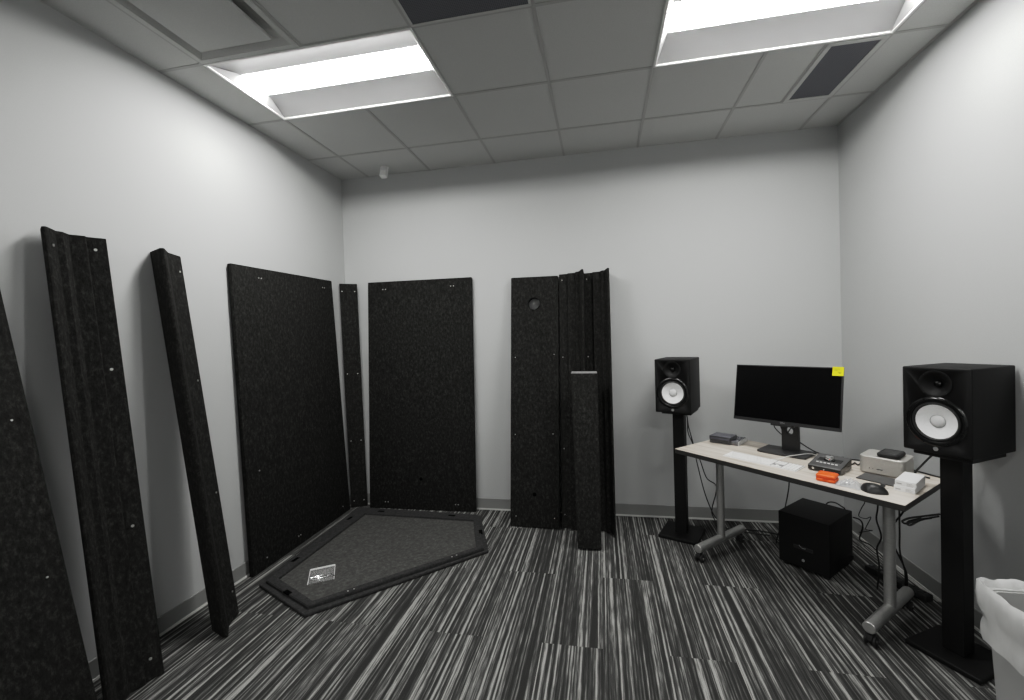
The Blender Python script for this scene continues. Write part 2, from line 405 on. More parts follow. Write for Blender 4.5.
def trim_piece(label, poly, lean, hgt, wdir, tilt, screws, name='corner_trim', group='stepped corner trims', bevel=.003, srad=.004):
    """poly: plan outline at the floor; lean: XY shift of the top; tilt: height gained per metre along wdir (square-cut ends)"""
    P = [Vector((x, y, 0)) for x, y in poly]; wd = Vector((*wdir, 0)).normalized()
    ref = min(p.dot(wd) for p in P)
    bot = [p + Vector((0, 0, (p.dot(wd) - ref) * tilt + .001)) for p in P]
    top = [b + Vector((*lean, hgt)) for b in bot]
    c = sum(P, Vector()) / len(P)
    t = thing(name, label, 'acoustic trim', c, 0, group)
    MB().hexa([b - c for b in bot] + [q - c for q in top], bevel, 2).build('felt_profile', 'felt', t, smooth=True, ang=22)
    ax = (top[0] - bot[0])
    for (i, j, s, v, nrm) in screws:          # on the strip between outline corners i and j
        p = (bot[i] * (1 - s) + bot[j] * s) + ax * v - c; n = Vector((*nrm, 0)).normalized()
        MB().cyl(p - n * .003, p + n * .0025, srad, 12).build('screw', 'zinc', t)
    return t
# stepped moulding outline: (across, out)
def outline(prof, org, u, w):
    return [(org[0] + u[0] * a + w[0] * b, org[1] + u[1] * a + w[1] * b) for a, b in prof]
prof_h = [(0, -.022), (0, 0), (.073, 0), (.075, .022), (.136, .022), (.150, .056), (.177, .056), (.195, .122), (.203, .127), (.212, .118), (.212, -.022)]
lean_b = (0, .262)
trim_piece('stepped black felt trim beside the holed panel, behind the short post', outline(prof_h, (-.352, 3.372), (1, 0), (0, -1)), (.012, .262), 2.070, (0, -1), .125,
    [(1, 2, .35, v, (0, -1)) for v in (.975, .66, .3, .05)])
trim_piece('stepped black felt trim rightmost of the group on back wall', outline(prof_h, (-.140, 3.374), (1, 0), (0, -1)), (.008, .262), 2.068, (0, -1), .125,
    [(1, 2, .35, v, (0, -1)) for v in (.975, .66, .3, .05)])
prof_b = [(0, -.022), (0, 0), (.069, 0), (.070, .020), (.125, .020), (.143, .060), (.166, .060), (.190, .120), (.199, .124), (.208, .118), (.210, .075), (.158, .036), (.115, .006), (.070, -.010)]
trim_piece('wide stepped black felt trim leaning on left wall, second from the photo left edge', outline(prof_b, (-2.083, 1.628), (-.5, -.866), (.866, -.5)), (-.232, .012), 2.075, (1, 0), .10,
    [(1, 2, .60, v, (.866, -.5)) for v in (.972, .70, .345, .045)] + [(6, 7, .55, .965, (.81, .58))], srad=.0062)
trim_piece('narrow ridged black felt trim leaning on left wall beside the wide corner panel',
    [(-2.122, 2.062), (-2.100, 2.069), (-2.079, 1.990), (-2.071, 1.986), (-2.066, 1.962), (-1.992, 1.890), (-1.990, 1.880), (-2.005, 1.872), (-2.127, 1.919), (-2.145, 1.985)],
    (-.258, -.026), 2.070, (1, 0), .03, [(1, 2, .35, v, (.97, .26)) for v in (.955, .655, .345, .07)], srad=.005, bevel=.004)

# short post in front of the stepped trims
post = quad_panel('felt_post', 'short black felt post leaning in front of the stepped trims', 'acoustic trim',
    (-.206, 3.030, 0), (-.036, 3.034, 0), (-.036, 3.326, 1.236), (-.240, 3.322, 1.238), .060, [], bevel=.006, flat_top=True)
MB().hexa([(x + .121, y - 3.032, z) for x, y, z in ((-.238, 3.323, 1.250), (-.038, 3.327, 1.248), (-.040, 3.384, 1.249), (-.240, 3.380, 1.251), (-.236, 3.331, 1.262), (-.040, 3.335, 1.260), (-.042, 3.382, 1.261), (-.238, 3.378, 1.263))], .002, 1).build('end_cap', 'capgrey', post)

# ---------------------------------------------------------------- pentagonal booth floor base
M['felt_frame'] = noisy(mat('felt_frame', g(.02), .95, spec=.1), 60, [(.25, g(.017)), (.55, g(.034)), (.8, g(.066))], 6, (1, 1, 1), .5, .7, .004)
low = [(-2.194, 2.315), (-1.688, 2.083), (-.838, 2.915), (-1.062, 3.49), (-2.262, 3.535)]
upp = [(-2.150, 2.326), (-1.695, 2.124), (-.868, 2.905), (-1.078, 3.458), (-2.225, 3.500)]
inn = [(-2.086, 2.362), (-1.705, 2.180), (-.931, 2.915), (-1.083, 3.345), (-2.080, 3.370)]
kc = (-1.55, 2.85)
loc = lambda pl: [(x - kc[0], y - kc[1]) for x, y in pl]
t = thing('booth_floor_base', 'five-sided black framed felt booth floor lying on the carpet', 'booth floor', (*kc, 0))
MB().prism(loc(low), .001, .022, .006, 3).build('lower_slab', 'felt_frame', t, smooth=True)
fr = MB(); A = [[fr.bm.verts.new((x, y, z)) for x, y in pl] for pl, z in ((loc(upp), .0195), (loc(upp), .0425), (loc(inn), .0425), (loc(inn), .0195))]
for P, Q in zip(A, A[1:] + A[:1]):
    for k in range(5): fr.bm.faces.new((P[k], P[(k + 1) % 5], Q[(k + 1) % 5], Q[k]))
es = [e for e in fr.bm.edges if all(abs(v.co.z - .0425) < 1e-5 for v in e.verts) and len({v.index for v in e.verts}) and not any(e.verts[0] in a and e.verts[1] not in a for a in A)]
bmesh.ops.bevel(fr.bm, geom=es, offset=.004, segments=2, affect='EDGES')
fr.build('frame', 'felt_frame', t, smooth=True)
MB().prism(loc(inn), .02, .030).build('carpet_inset', 'felt_grey', t)
for (x, y, a) in ((-2.145, 2.583, 85), (-1.915, 2.232, -24), (-2.160, 3.262, 85), (-1.960, 3.428, -2), (-1.296, 3.412, -2), (-.965, 3.150, -69)):
    MB().box(-.030, .030, -.013, .013, .036, .0436, .0005, 1, rot=Matrix.Rotation(math.radians(a), 3, 'Z'), at=(x - kc[0], y - kc[1], 0)).build('latch_slot', 'slot', t)
for (x, y) in ((-1.549, 2.291), (-1.524, 2.316), (-1.056, 2.756), (-1.031, 2.780)):
    MB().cyl((x - kc[0], y - kc[1], .038), (x - kc[0], y - kc[1], .0445), .005, 12).build('screw', 'zinc', t)

# zip bag of bolts on it
bc = Vector((-1.842, 2.452, .031)); bu = Vector((.137, .077, 0)); bd = Vector((.128, -.180, 0)); bz = math.atan2(bu.y, bu.x) + .05
t = thing('zip_bag', 'small clear zip bag holding bolts on the booth floor base', 'bag', bc, bz)
bw_, bh_ = .152, .186; rng = random.Random(3)
m = MB(); nx, ny = 13, 15
for side in (1, 0):
    Gd = []
    for j in range(ny):
        for i in range(nx):
            u, v = i / (nx - 1), j / (ny - 1)
            puff = math.sin(math.pi * u) ** .7 * math.sin(math.pi * v) ** .6
            z = .001 + side * (.004 + puff * (.013 + .014 * (1 - v)) + .003 * noise.noise((u * 7, v * 7, 3)) * puff)
            Gd.append(m.bm.verts.new(((u - .5) * bw_, (v - .5) * bh_, z)))
    for j in range(ny - 1):
        for i in range(nx - 1): m.bm.faces.new((Gd[j * nx + i], Gd[j * nx + i + 1], Gd[(j + 1) * nx + i + 1], Gd[(j + 1) * nx + i]))
m.build('film', 'bag', t, smooth=True)
m = MB(); m.box(-bw_ / 2, bw_ / 2, bh_ / 2 - .012, bh_ / 2 + .004, .001, .007, .002, 1)
m.build('zip_strip', 'bagedge', t)
m = MB(); m.tube([(-bw_ / 2, -bh_ / 2, .003), (-bw_ / 2, 0, .003), (-bw_ / 2, bh_ / 2, .003)], .0022, 6, 3); m.tube([(bw_ / 2, -bh_ / 2, .003), (bw_ / 2, 0, .003), (bw_ / 2, bh_ / 2, .003)], .0022, 6, 3)
m.build('side_seam', 'bagedge', t)
def bolt():
    t = thing('bolt', 'short silver bolt in the pile inside the clear zip bag', 'bolt', (0, 0, 0), 0, 'bolts in the zip bag')
    MB().cyl((-.022, 0, 0), (.018, 0, 0), .0040, 10).build('shank', 'chrome', t)
    MB().cyl((.018, 0, 0), (.024, 0, 0), .0085, 6).build('head', 'chrome', t)
    return t
b0 = bolt(); Rz = Matrix.Rotation(bz, 3, 'Z')
for k in range(9):
    b = b0 if k == 0 else copy_tree(b0)
    u = -.054 + .0135 * k; v = -.058 + .014 * math.sin(k * 2.4)
    b.location = bc + Rz @ Vector((u, v, .0105 + .007 * (k % 2))); b.rotation_euler = (0, .12 * ((k % 3) - 1), bz + rng.uniform(-1.2, 1.2))

# ---------------------------------------------------------------- desk
DA = math.atan2(-.737, .676); dO = Vector((.489, 3.109, 0)); dn = Vector((.737, .676, 0)); de = Vector((.676, -.737, 0))
TOP = .73
DW, DD = 1.25, .60
t = thing('desk', 'rolling desk with pale wood laminate top and silver tube legs', 'desk', dO + de * DW / 2 + dn * DD / 2, DA)
MB().box(-DW / 2, DW / 2, -DD / 2, DD / 2, TOP - .004, TOP, .0015, 1).build('tabletop', 'wood', t)
MB().box(-DW / 2 - .0006, DW / 2 + .0006, -DD / 2 - .0006, DD / 2 + .0006, TOP - .032, TOP - .0015, .002, 1).build('edge_band', 'edge', t)
for x, yo in ((-DW / 2 + .176, 0), (DW / 2 - .137, 0)):
    MB().cyl((x, -.05, .10), (x, -.05, TOP - .034), .0255, 28).build('leg_column', 'silver', t, smooth=True)
    ft = MB().cyl((x, -.315, .093), (x, .200, .093), .0275, 28, ch=.003).build('foot_bar', 'silver', t, smooth=True)
    MB().box(x - .045, x + .045, -.22, .16, TOP - .040, TOP - .032, .002, 1).build('mounting_plate', 'steel_black', t)
    for y in (-.292, .178):
        cs = MB().cyl((x, y, .050), (x, y, .068), .014, 16).build('caster', 'rubber', t, smooth=True)
        MB().box(x - .013, x + .013, y - .024, y + .024, .026, .056, .006, 2).build('caster_hood', 'rubber', cs, smooth=True)
        for s in (-1, 1):
            MB().lathe([(0, -.006), (.022, -.006), (.026, -.003), (.026, .003), (.022, .006), (0, .006)], (x + s * .018, y, .0262), (1, 0, 0), 22).build('wheel', 'rubber', cs, smooth=True)
        MB().lathe([(0, 0), (.009, 0), (.009, .003), (0, .003)], (x + .024, y, .0262), (1, 0, 0), 14).build('axle_cap', 'chrome', cs, smooth=True)
MB().box(-DW / 2 + .21, DW / 2 - .17, -.075, -.025, TOP - .072, TOP - .034, .003, 1).build('crossbar', 'steel_black', t)
for x in (-.19, .02): MB().box(x - .045, x + .045, -.21, -.15, TOP - .05, TOP - .032, .006, 2).build('tilt_lever', 'rubber', t, smooth=True)
def desk(x, y, z=TOP): p = dO + de * x + dn * y; return (p.x, p.y, z)

# ---------------------------------------------------------------- loudspeaker stands and loudspeakers
def speaker_stand(x, y, rz, label, base, col, h, off=0.):
    t = thing('speaker_stand', label, 'speaker stand', (x, y, 0), rz, 'steel speaker stands')
    MB().box(-base / 2, base / 2, -base / 2, base / 2, .001, .024, .005, 2).build('base_plate', 'steel_black', t)
    MB().box(-col / 2, col / 2, -col / 2, col / 2, .022, h - .016, .004, 2).build('column', 'steel_black', t)
    MB().box(-.095 + off, .115 + off, -.135, .125, h - .018, h, .003, 1).build('top_plate', 'steel_black', t)
    for sx in (-1, 1):
        for sy in (-1, 1): MB().cyl((sx * (base / 2 - .02), sy * (base / 2 - .02), 0), (sx * (base / 2 - .02), sy * (base / 2 - .02), .004), .01, 10).build('floor_pad', 'rubber', t)
    return t
LA, RA = -.398, -1.045
nl = Vector((-math.sin(LA), math.cos(LA), 0)); nr = Vector((-math.sin(RA), math.cos(RA), 0))
Lf = Vector((.497, 3.207, .962)); Rf = Vector((1.468, 2.205, .962))
Lc = Lf + nl * .187; Rc = Rf + nr * .150
speaker_stand(Lc.x, Lc.y, LA, 'black steel speaker stand by the back wall, left of the desk', .285, .082, .962)
speaker_stand(Rc.x, Rc.y, RA, 'black steel speaker stand by the right wall, behind the bin', .275, .082, .962, .002)

def speaker(front, rz, label):
    t = thing('studio_speaker', label, 'loudspeaker', front, rz, 'white-coned studio speakers')
    w, d, h = .25, .334, .39; wz, tz, tx = .146, .316, .0
    cab = MB().box(-w / 2, w / 2, 0, d, 0, h, .006, 3).build('cabinet', 'black', t, smooth=True)
    cut(cab, [MB().cyl((0, -.05, wz), (0, .09, wz), .090, 48).build('cutter', 'black'), MB().cyl((tx, -.05, tz), (tx, .05, tz), .052, 40).build('cutter', 'black')])
    F = (0, -1, 0)
    MB().lathe([(.088, -.012), (.090, .003), (.098, .006), (.108, .005), (.112, .001), (.112, -.002)], (0, 0, wz), F, 56).build('woofer_ring', 'gloss', t, smooth=True)
    MB().lathe([(.090, -.004), (.087, .002), (.082, .004), (.077, -.001), (.075, -.006)], (0, 0, wz), F, 56).build('surround', 'rubber', t, smooth=True)
    MB().lathe([(.0765, -.003), (.065, -.007), (.050, -.012), (.036, -.016), (.024, -.020), (.0, -.021)], (0, 0, wz), F, 56).build('woofer_cone', 'cone', t, smooth=True)
    MB().lathe([(.0275, -.0185), (.026, -.0155), (.021, -.0120), (.014, -.0098), (.007, -.0088), (0, -.0085)], (0, 0, wz), F, 40).build('dust_cap', 'cap', t, smooth=True)
    MB().lathe([(.0278, -.0185), (.0292, -.0165), (.0280, -.0160)], (0, 0, wz), F, 40).build('cap_ring', 'print', t, smooth=True)
    MB().lathe([(.061, 0), (.061, .002), (.057, .003), (.049, .000), (.038, -.010), (.026, -.020), (.018, -.026), (.0, -.026)], (tx, 0, tz), F, 48).build('tweeter_waveguide', 'black', t, smooth=True)
    MB().lathe([(.0165, -.024), (.015, -.018), (.010, -.014), (.005, -.0125), (0, -.012)], (tx, 0, tz), F, 28).build('tweeter_dome', 'gloss', t, smooth=True)
    for k in range(8):
        a = math.radians(22.5 + 45 * k); MB().cyl((.1045 * math.cos(a), -.004, wz + .1045 * math.sin(a)), (.1045 * math.cos(a), -.0075, wz + .1045 * math.sin(a)), .0032, 10).build('bolt', 'steel_black', t)
    for k in range(4):
        a = math.radians(45 + 90 * k); MB().cyl((tx + .058 * math.cos(a), -.003, tz + .058 * math.sin(a)), (tx + .058 * math.cos(a), -.0065, tz + .058 * math.sin(a)), .0028, 10).build('bolt', 'steel_black', t)
    # round emblem: ring with three crossed tuning forks
    em = MB(); ez = .023; er = .0092
    em.lathe([(er, -.001), (er, .0018), (er - .0013, .0018), (er - .0013, -.001)], (0, 0, ez), F, 28)
    for k in range(3):
        q = Matrix.Rotation(math.radians(90 + 120 * k), 3, 'Y')
        for a in ((-.0004, .0004, -.0062, .0), (-.0016, -.0009, .0, .0078), (.0009, .0016, .0, .0078), (-.0016, .0016, -.0006, .0006)):
            em.box(a[0], a[1], -.0016, .0005, a[2], a[3], rot=q, at=(0, 0, ez))
    em.build('emblem', 'emblem', t)
    MB().cyl((0, -.0008, ez), (0, .001, ez), .0085, 24).build('emblem_disc', 'print', t)
    MB().box(-.085, .085, d - .002, d + .006, .05, .30, .003, 1).build('amplifier_plate', 'steel_black', t)
    return t
s1 = speaker(Lf, LA, 'black speaker with white cone on the stand left of the monitor')
s2 = copy_tree(s1); s2.location = Rf; s2.rotation_euler = (0, 0, RA); s2['label'] = 'black speaker with white cone on the stand at the right wall'

# subwoofer under the desk
sw, sd, sh_ = .293, .352, .328
t = thing('subwoofer', 'black box subwoofer on the carpet under the desk', 'subwoofer', (1.222, 2.933, 0), -.793)
cab = MB().box(-sw / 2, sw / 2, 0, sd, .022, .022 + sh_, .005, 3).build('cabinet', 'black', t, smooth=True)
for x in (-sw / 2 + .03, sw / 2 - .03):
    for y in (.035, sd - .035): MB().lathe([(0, 0), (.017, 0), (.02, .006), (.02, .023), (0, .023)], (x, y, .0005), (0, 0, 1), 20).build('foot', 'rubber', t, smooth=True)
m = MB(); m.box(-.0555, .0555, -.002, .004, .140, .162, .002, 1); m.build('port_slot', 'rubber', t)
MB().tube([(-.022, -.003, .168), (-.014, -.006, .160), (.0, -.007, .154), (.016, -.006, .156)], .0014, 6, 5).build('port_lip', 'emblem', t, smooth=True)
MB().cyl((0, .001, .075), (0, -.003, .075), .008, 20).build('emblem', 'emblem', t)

# ---------------------------------------------------------------- monitor
t = thing('monitor', 'black widescreen monitor on a stand at the desk back', 'monitor', (1.176, 3.046, TOP), -.72)
# stand base: splayed plate
MB().prism([(-.120, -.100), (.120, -.100), (.145, -.085), (.145, .100), (-.145, .100), (-.145, -.085)], .0005, .014, .004, 2).build('stand_base', 'stand', t)
col = MB().box(-.036, .066, .030, .062, .012, .300, .004, 2).build('stand_column', 'stand', t)
col.location = (.0, 0, 0)
cut(col, [MB().cyl((.012, -.05, .142), (.012, .2, .142), .024, 32).build('cutter', 'stand')])
col.parent = t
MB().lathe([(.024, -.034), (.024, .001), (.028, .001), (.028, -.034), (.024, -.034)], (.012, .029, .142), (0, -1, 0), 32).build('cable_hole_rim', 'bezel', t, smooth=True)
# screen: leans back
tilt = Matrix.Rotation(-.17, 4, 'X')
Hd = bpy.data.objects.new('screen_head', None)
mw, mh = .625, .383
hx_ = MB().box(-mw / 2, mw / 2, .0, .022, 0, mh, .003, 2)
hx_.box(-mw / 2 + .05, mw / 2 - .05, .02, .048, .05, mh - .05, .01, 2)
pan = hx_.build('screen_housing', 'bezel', t, smooth=True); pan.location = (.010, -.0715, .198); pan.rotation_euler = (-.17, 0, 0)
bpy.data.objects.remove(Hd)
MB().box(-mw / 2 + .006, mw / 2 - .006, -.0012, .002, .022, mh - .006).build('screen', 'screen', pan)
MB().box(-mw / 2 + .001, mw / 2 - .001, -.0016, .002, .001, .021).build('chin', 'bezel', pan)
hd = MB().box(-.052, .052, .020, .085, .05, .16, .008, 2).build('mount_head', 'stand', pan, smooth=True)
MB().box(-.075, .055, .004, .055, -.012, .006, .004, 2).build('mount_bracket', 'stand', pan, smooth=True)
def text(body, size, m, parent, loc, rot, depth=.0004, name='lettering'):
    cu = bpy.data.curves.new(name, 'FONT'); cu.body = body; cu.size = size; cu.align_x = 'CENTER'; cu.align_y = 'CENTER'; cu.extrude = depth
    o = bpy.data.objects.new('tmp', cu); C.objects.link(o); bpy.context.view_layer.update()
    dg = bpy.context.evaluated_depsgraph_get(); me = bpy.data.meshes.new_from_object(o.evaluated_get(dg), depsgraph=dg); bpy.data.objects.remove(o, do_unlink=True)
    me.materials.clear(); me.materials.append(M[m]); r_ = bpy.data.objects.new(name, me); C.objects.link(r_); r_.parent = parent; r_.location = loc; r_.rotation_euler = rot
    return r_
text('DELL', .013, 'emblem', pan, (0, -.0022, .011), (math.pi / 2, 0, 0))
MB().tube([(-.045, .05, .19), (-.052, .075, .145), (-.02, .074, .105), (.0, .072, .142), (.03, .066, .178), (.05, .05, .2)], .0035, 8, 8).build('video_cable', 'cable', t, smooth=True)

# sticky note on the screen's top right corner
bpy.context.view_layer.update()
pm = Matrix.Translation((1.176, 3.046, TOP)) @ Matrix.Rotation(-.72, 4, 'Z') @ Matrix.Translation((.010, -.0715, .198)) @ Matrix.Rotation(-.17, 4, 'X')
st = bpy.data.objects.new('sticky_note', None); C.objects.link(st); st.matrix_world = pm @ Matrix.Translation((mw / 2 - .024, -.0022, mh - .024))
tag(st, 'yellow sticky note on the monitor top right corner', 'sticky note')
m = MB(); n = 8; V = []
for j in range(n + 1):
    for i in range(n + 1):
        u, v = i / n, j / n; V.append(m.bm.verts.new(((u - .5) * .056, -.0006 - .006 * (1 - v) ** 2, (v - .5) * .054)))
for j in range(n):
    for i in range(n): m.bm.faces.new((V[j * (n + 1) + i], V[j * (n + 1) + i + 1], V[(j + 1) * (n + 1) + i + 1], V[(j + 1) * (n + 1) + i]))
m.build('paper', 'yellow', st, smooth=True)
m = MB()
for k, (xa, xb, z) in enumerate(((-.019, .010, .014), (-.019, -.003, .006), (.000, .016, -.006), (.005, .014, -.012))):
    pts = [(xa + (xb - xa) * i / 9, -.0022 - .006 * (1 - (z / .054 + .5)) ** 2, z + .0022 * math.sin(i * 2.3 + k)) for i in range(10)]
    m.tube(pts, .0007, 5, 3)
m.build('handwriting', 'ink', st)

# ---------------------------------------------------------------- things on the desk
# keyboard
t = thing('keyboard', 'slim white keyboard with number pad on the desk', 'keyboard', (.957, 2.832, TOP), -.775)
kw, kd = .432, .120
MB().hexa([(-kw / 2, -kd / 2, .0005), (kw / 2, -kd / 2, .0005), (kw / 2, kd / 2, .0005), (-kw / 2, kd / 2, .0005), (-kw / 2, -kd / 2, .005), (kw / 2, -kd / 2, .005), (kw / 2, kd / 2, .011), (-kw / 2, kd / 2, .011)], .0015, 2).build('case', 'key', t, smooth=True)
m = MB(); p_ = .0187
def key(x0, x1, r, hh=1.):
    y0 = -kd / 2 + .006 + r * .0173; y1 = y0 + .0152 * hh
    z0 = .005 + (y0 + kd / 2) / kd * .006; z1 = .005 + (y1 + kd / 2) / kd * .006
    m.hexa([(x0, y0, z0 - .001), (x1, y0, z0 - .001), (x1, y1, z1 - .001), (x0, y1, z1 - .001), (x0, y0, z0 + .0022), (x1, y0, z0 + .0022), (x1, y1, z1 + .0022), (x0, y1, z1 + .0022)])
X0 = -kw / 2 + .005
rows = [[1.25, 1.1, 1.3, 5.3, 1.3, 1.1, 1.25], [2.2] + [1] * 10 + [2.2], [1.7] + [1] * 11 + [1.7], [1.5] + [1] * 13, [1] * 13 + [1.5], [1] * 14]
for r_i, rw in enumerate(rows):
    tot = sum(rw); x = X0; un = .283 / tot
    for wv in rw: key(x, x + wv * un - .0028, r_i); x += wv * un
for r_i in (3, 4, 5):
    for c in range(3): key(X0 + .288 + c * p_, X0 + .288 + c * p_ + .0155, r_i)
key(X0 + .288 + p_, X0 + .288 + p_ + .0155, 1)
for c in range(3): key(X0 + .288 + c * p_, X0 + .288 + c * p_ + .0155, 0)
for r_i in range(6):
    for c in range(4): key(X0 + .349 + c * p_ - .0005, X0 + .349 + c * p_ + .0150, r_i)
ks = m.build('keys', 'key', t); ks['kind'] = 'stuff'
M['kbase'] = mat('key_gap_grey', (.24, .24, .24), .5)
MB().hexa([(-kw / 2 + .003, -kd / 2 + .004, .004), (kw / 2 - .003, -kd / 2 + .004, .004), (kw / 2 - .003, kd / 2 - .004, .0095), (-kw / 2 + .003, kd / 2 - .004, .0095),
           (-kw / 2 + .003, -kd / 2 + .004, .00545), (kw / 2 - .003, -kd / 2 + .004, .00545), (kw / 2 - .003, kd / 2 - .004, .01105), (-kw / 2 + .003, kd / 2 - .004, .01105)]).build('key_well', 'kbase', t)
# flat disc cases, stacked
t = thing('flat_case', 'flat dark shrink-wrapped case on desk left end, under a smaller case', 'case', (.902, 3.325, TOP), -.60, 'flat cases at the left end of the desk')
MB().box(-.102, .094, -.090, .090, .0005, .028, .004, 2).build('shell', 'case_a', t, smooth=True)
MB().box(-.104, .104, -.092, .092, .0, .0295, .004, 2).build('shrink_wrap', 'wrap', t, smooth=True)
MB().box(-.098, .086, -.086, .086, .0278, .0290).build('cover', 'case_b', t)
MB().box(.0935, .0965, -.088, .088, .001, .029).build('clear_end_strip', 'bagedge', t)
t = thing('flat_case', 'smaller lilac-grey flat case lying on top of the larger case', 'case', (.857, 3.296, TOP + .030), -.62, 'flat cases at the left end of the desk')
MB().box(-.074, .074, -.066, .066, .0005, .026, .004, 2).build('shell', 'case_a', t, smooth=True)
MB().box(-.070, .070, -.062, .062, .0255, .0272).build('cover', 'case_b', t)
MB().box(-.068, .068, -.0675, -.0655, .006, .014).build('spine_band', 'case_b', t)
# audio interface
t = thing('audio_interface', 'wedge-shaped grey audio interface with silver volume knob on the desk', 'audio interface', (1.272, 2.700, TOP), -.758)
w2 = .079
MB().prism_x([(-.085, .006), (-.090, .031), (-.086, .036), (.082, .066), (.088, .062), (.080, .006)], -w2, w2, .002, 2).build('body', 'space', t, smooth=True)
MB().prism_x([(-.0865, .006), (-.0912, .030), (-.088, .030), (-.084, .006)], -w2 + .002, w2 - .002).build('front_face', 'gloss', t)
for s in (-1, 1): MB().hexa([(s * w2, -.084, .007), (s * w2, -.087, .031), (s * w2, .080, .060), (s * w2, .079, .007), (s * (w2 + .0012), -.084, .007), (s * (w2 + .0012), -.087, .031), (s * (w2 + .0012), .080, .060), (s * (w2 + .0012), .079, .007)]).build('side_cheek', 'gloss', t)
sl = math.atan2(.030, .168)
def onface(x, y, h=0.): return Vector((x, y, .036 + (y + .086) * math.tan(sl) + h))
nrm = Vector((0, -math.sin(sl), math.cos(sl)))
rx = Matrix.Rotation(sl, 3, 'X')
MB().box(-.058, .058, -.022, .022, -.001, .0012, .002, 1, rot=rx, at=onface(0, .008)).build('display_panel', 'gloss', t)
MB().lathe([(.027, -.001), (.027, .004), (.024, .006), (.0, .006)], onface(-.004, .010), nrm, 36).build('knob_ring', 'gloss', t, smooth=True)
MB().lathe([(.021, .004), (.021, .020), (.019, .0225), (.012, .0215), (0, .021)], onface(-.004, .010), nrm, 36).build('volume_knob', 'chrome', t, smooth=True)
for k in range(6): MB().box(-.006, .006, -.0035, .0035, -.001, .0025, .001, 1, rot=rx, at=onface(-.048 + k * .0185, -.040)).build('button', 'label', t)
MB().cyl((-.052, -.083, .018), (-.052, -.0925, .0175), .006, 16).build('jack', 'chrome', t)
MB().cyl((.0, -.083, .018), (.0, -.0912, .0175), .0025, 10).build('indicator', 'label', t)
for x in (-.06, .06):
    for y in (-.06, .06): MB().cyl((x, y, 0), (x, y, .007), .009, 12).build('foot', 'rubber', t)
# orange case
t = thing('orange_case', 'small bright orange clamshell case in front of the audio interface', 'case', (1.168, 2.507, TOP), -.66)
MB().box(-.044, .044, -.042, .042, .0005, .0185, .0088, 4).build('lower_shell', 'orange', t, smooth=True)
MB().box(-.0415, .0415, -.0395, .0395, .016, .022, .002, 1).build('seam', 'orange_d', t)
MB().box(-.044, .044, -.042, .042, .0205, .038, .0087, 4).build('upper_shell', 'orange', t, smooth=True)
MB().box(-.012, .012, -.046, -.040, .012, .028, .003, 2).build('latch', 'orange_d', t, smooth=True)
# crumpled clear bag
t = thing('plastic_bag', 'crumpled clear plastic bag with small parts, between orange case and mouse', 'bag', (1.234, 2.430, TOP), -.72)
def crumple(sx, sy, hz, seed, nx=22, ny=16):
    m = MB(); V = []
    for side in (0, 1):
        for j in range(ny + 1):
            for i in range(nx + 1):
                u, v = i / nx, j / ny
                e = min(1, 6 * min(u, 1 - u)) * min(1, 6 * min(v, 1 - v))
                z = .001 if side == 0 else .002 + e * (hz * (.45 + .55 * u) * (.45 + .9 * abs(noise.noise((u * 5 + seed, v * 4, seed)))) + .006 * noise.noise((u * 14, v * 12, seed + 4)))
                V.append(m.bm.verts.new(((u - .5) * sx * (1 + .08 * noise.noise((v * 5, seed, 1))), (v - .5) * sy * (1 + .1 * noise.noise((u * 5, seed, 2))), max(z, .001))))
        o = side * (nx + 1) * (ny + 1)
        for j in range(ny):
            for i in range(nx): m.bm.faces.new([V[o + q] for q in (j * (nx + 1) + i, j * (nx + 1) + i + 1, (j + 1) * (nx + 1) + i + 1, (j + 1) * (nx + 1) + i)])
    return m
M['clearbag'] = mat('crumpled_plastic', (.62, .63, .64), .08, alpha=.5)
crumple(.108, .082, .042, 5).build('film', 'clearbag', t, smooth=True, ang=35)
for k, (x, y) in enumerate(((-.040, -.012), (-.012, .012))):
    MB().lathe([(0, .002), (.015, .002), (.016, .007), (.012, .011), (0, .012)], (x, y, 0), (0, 0, 1), 20).build('small_part', 'case_a' if k else 'emblem', t, smooth=True)
# mouse: humped body with thumb wing
t = thing('mouse', 'black sculpted computer mouse near the desk front edge', 'mouse', (1.302, 2.358, TOP), .72)
m = MB(); nu, nv = 28, 12; rings = []
for j in range(nv + 1):
    v = j / nv; ring = []
    for i in range(nu):
        a = 2 * math.pi * i / nu; ca, sa = math.cos(a), math.sin(a)
        rr = math.cos(v * math.pi / 2) ** .62
        x = .036 * rr * ca; y = .056 * rr * sa
        if ca < 0: x -= .016 * (1 - v) ** 1.6 * max(0, 1 - abs(sa - .1) * 1.1)           # thumb rest
        hmp = .040 * (1 - .30 * max(0, -(y / .062)) ** 1.3 - .12 * max(0, y / .062) ** 2) * (1 - .12 * (x / .04))
        ring.append(m.bm.verts.new((x, y - .004, .0008 + hmp * math.sin(v * math.pi / 2) ** .9)))
    rings.append(ring)
for A_, B_ in zip(rings[:-1], rings[1:]):
    for i in range(nu): m.bm.faces.new((A_[i], A_[(i + 1) % nu], B_[(i + 1) % nu], B_[i]))
m.bm.faces.new(rings[0][::-1]); bmesh.ops.remove_doubles(m.bm, verts=m.bm.verts, dist=.0004)
m.build('body', 'mouse', t, smooth=True, ang=60)
MB().lathe([(0, -.004), (.009, -.004), (.010, -.002), (.010, .002), (.009, .004), (0, .004)], (.002, -.038, .0400), (1, 0, 0), 24).build('scroll_wheel', 'space', t, smooth=True)
MB().box(-.0005, .0005, -.012, .030, .0, .0006).build('button_seam', 'gloss', t, loc=(.002, -.050, .030))
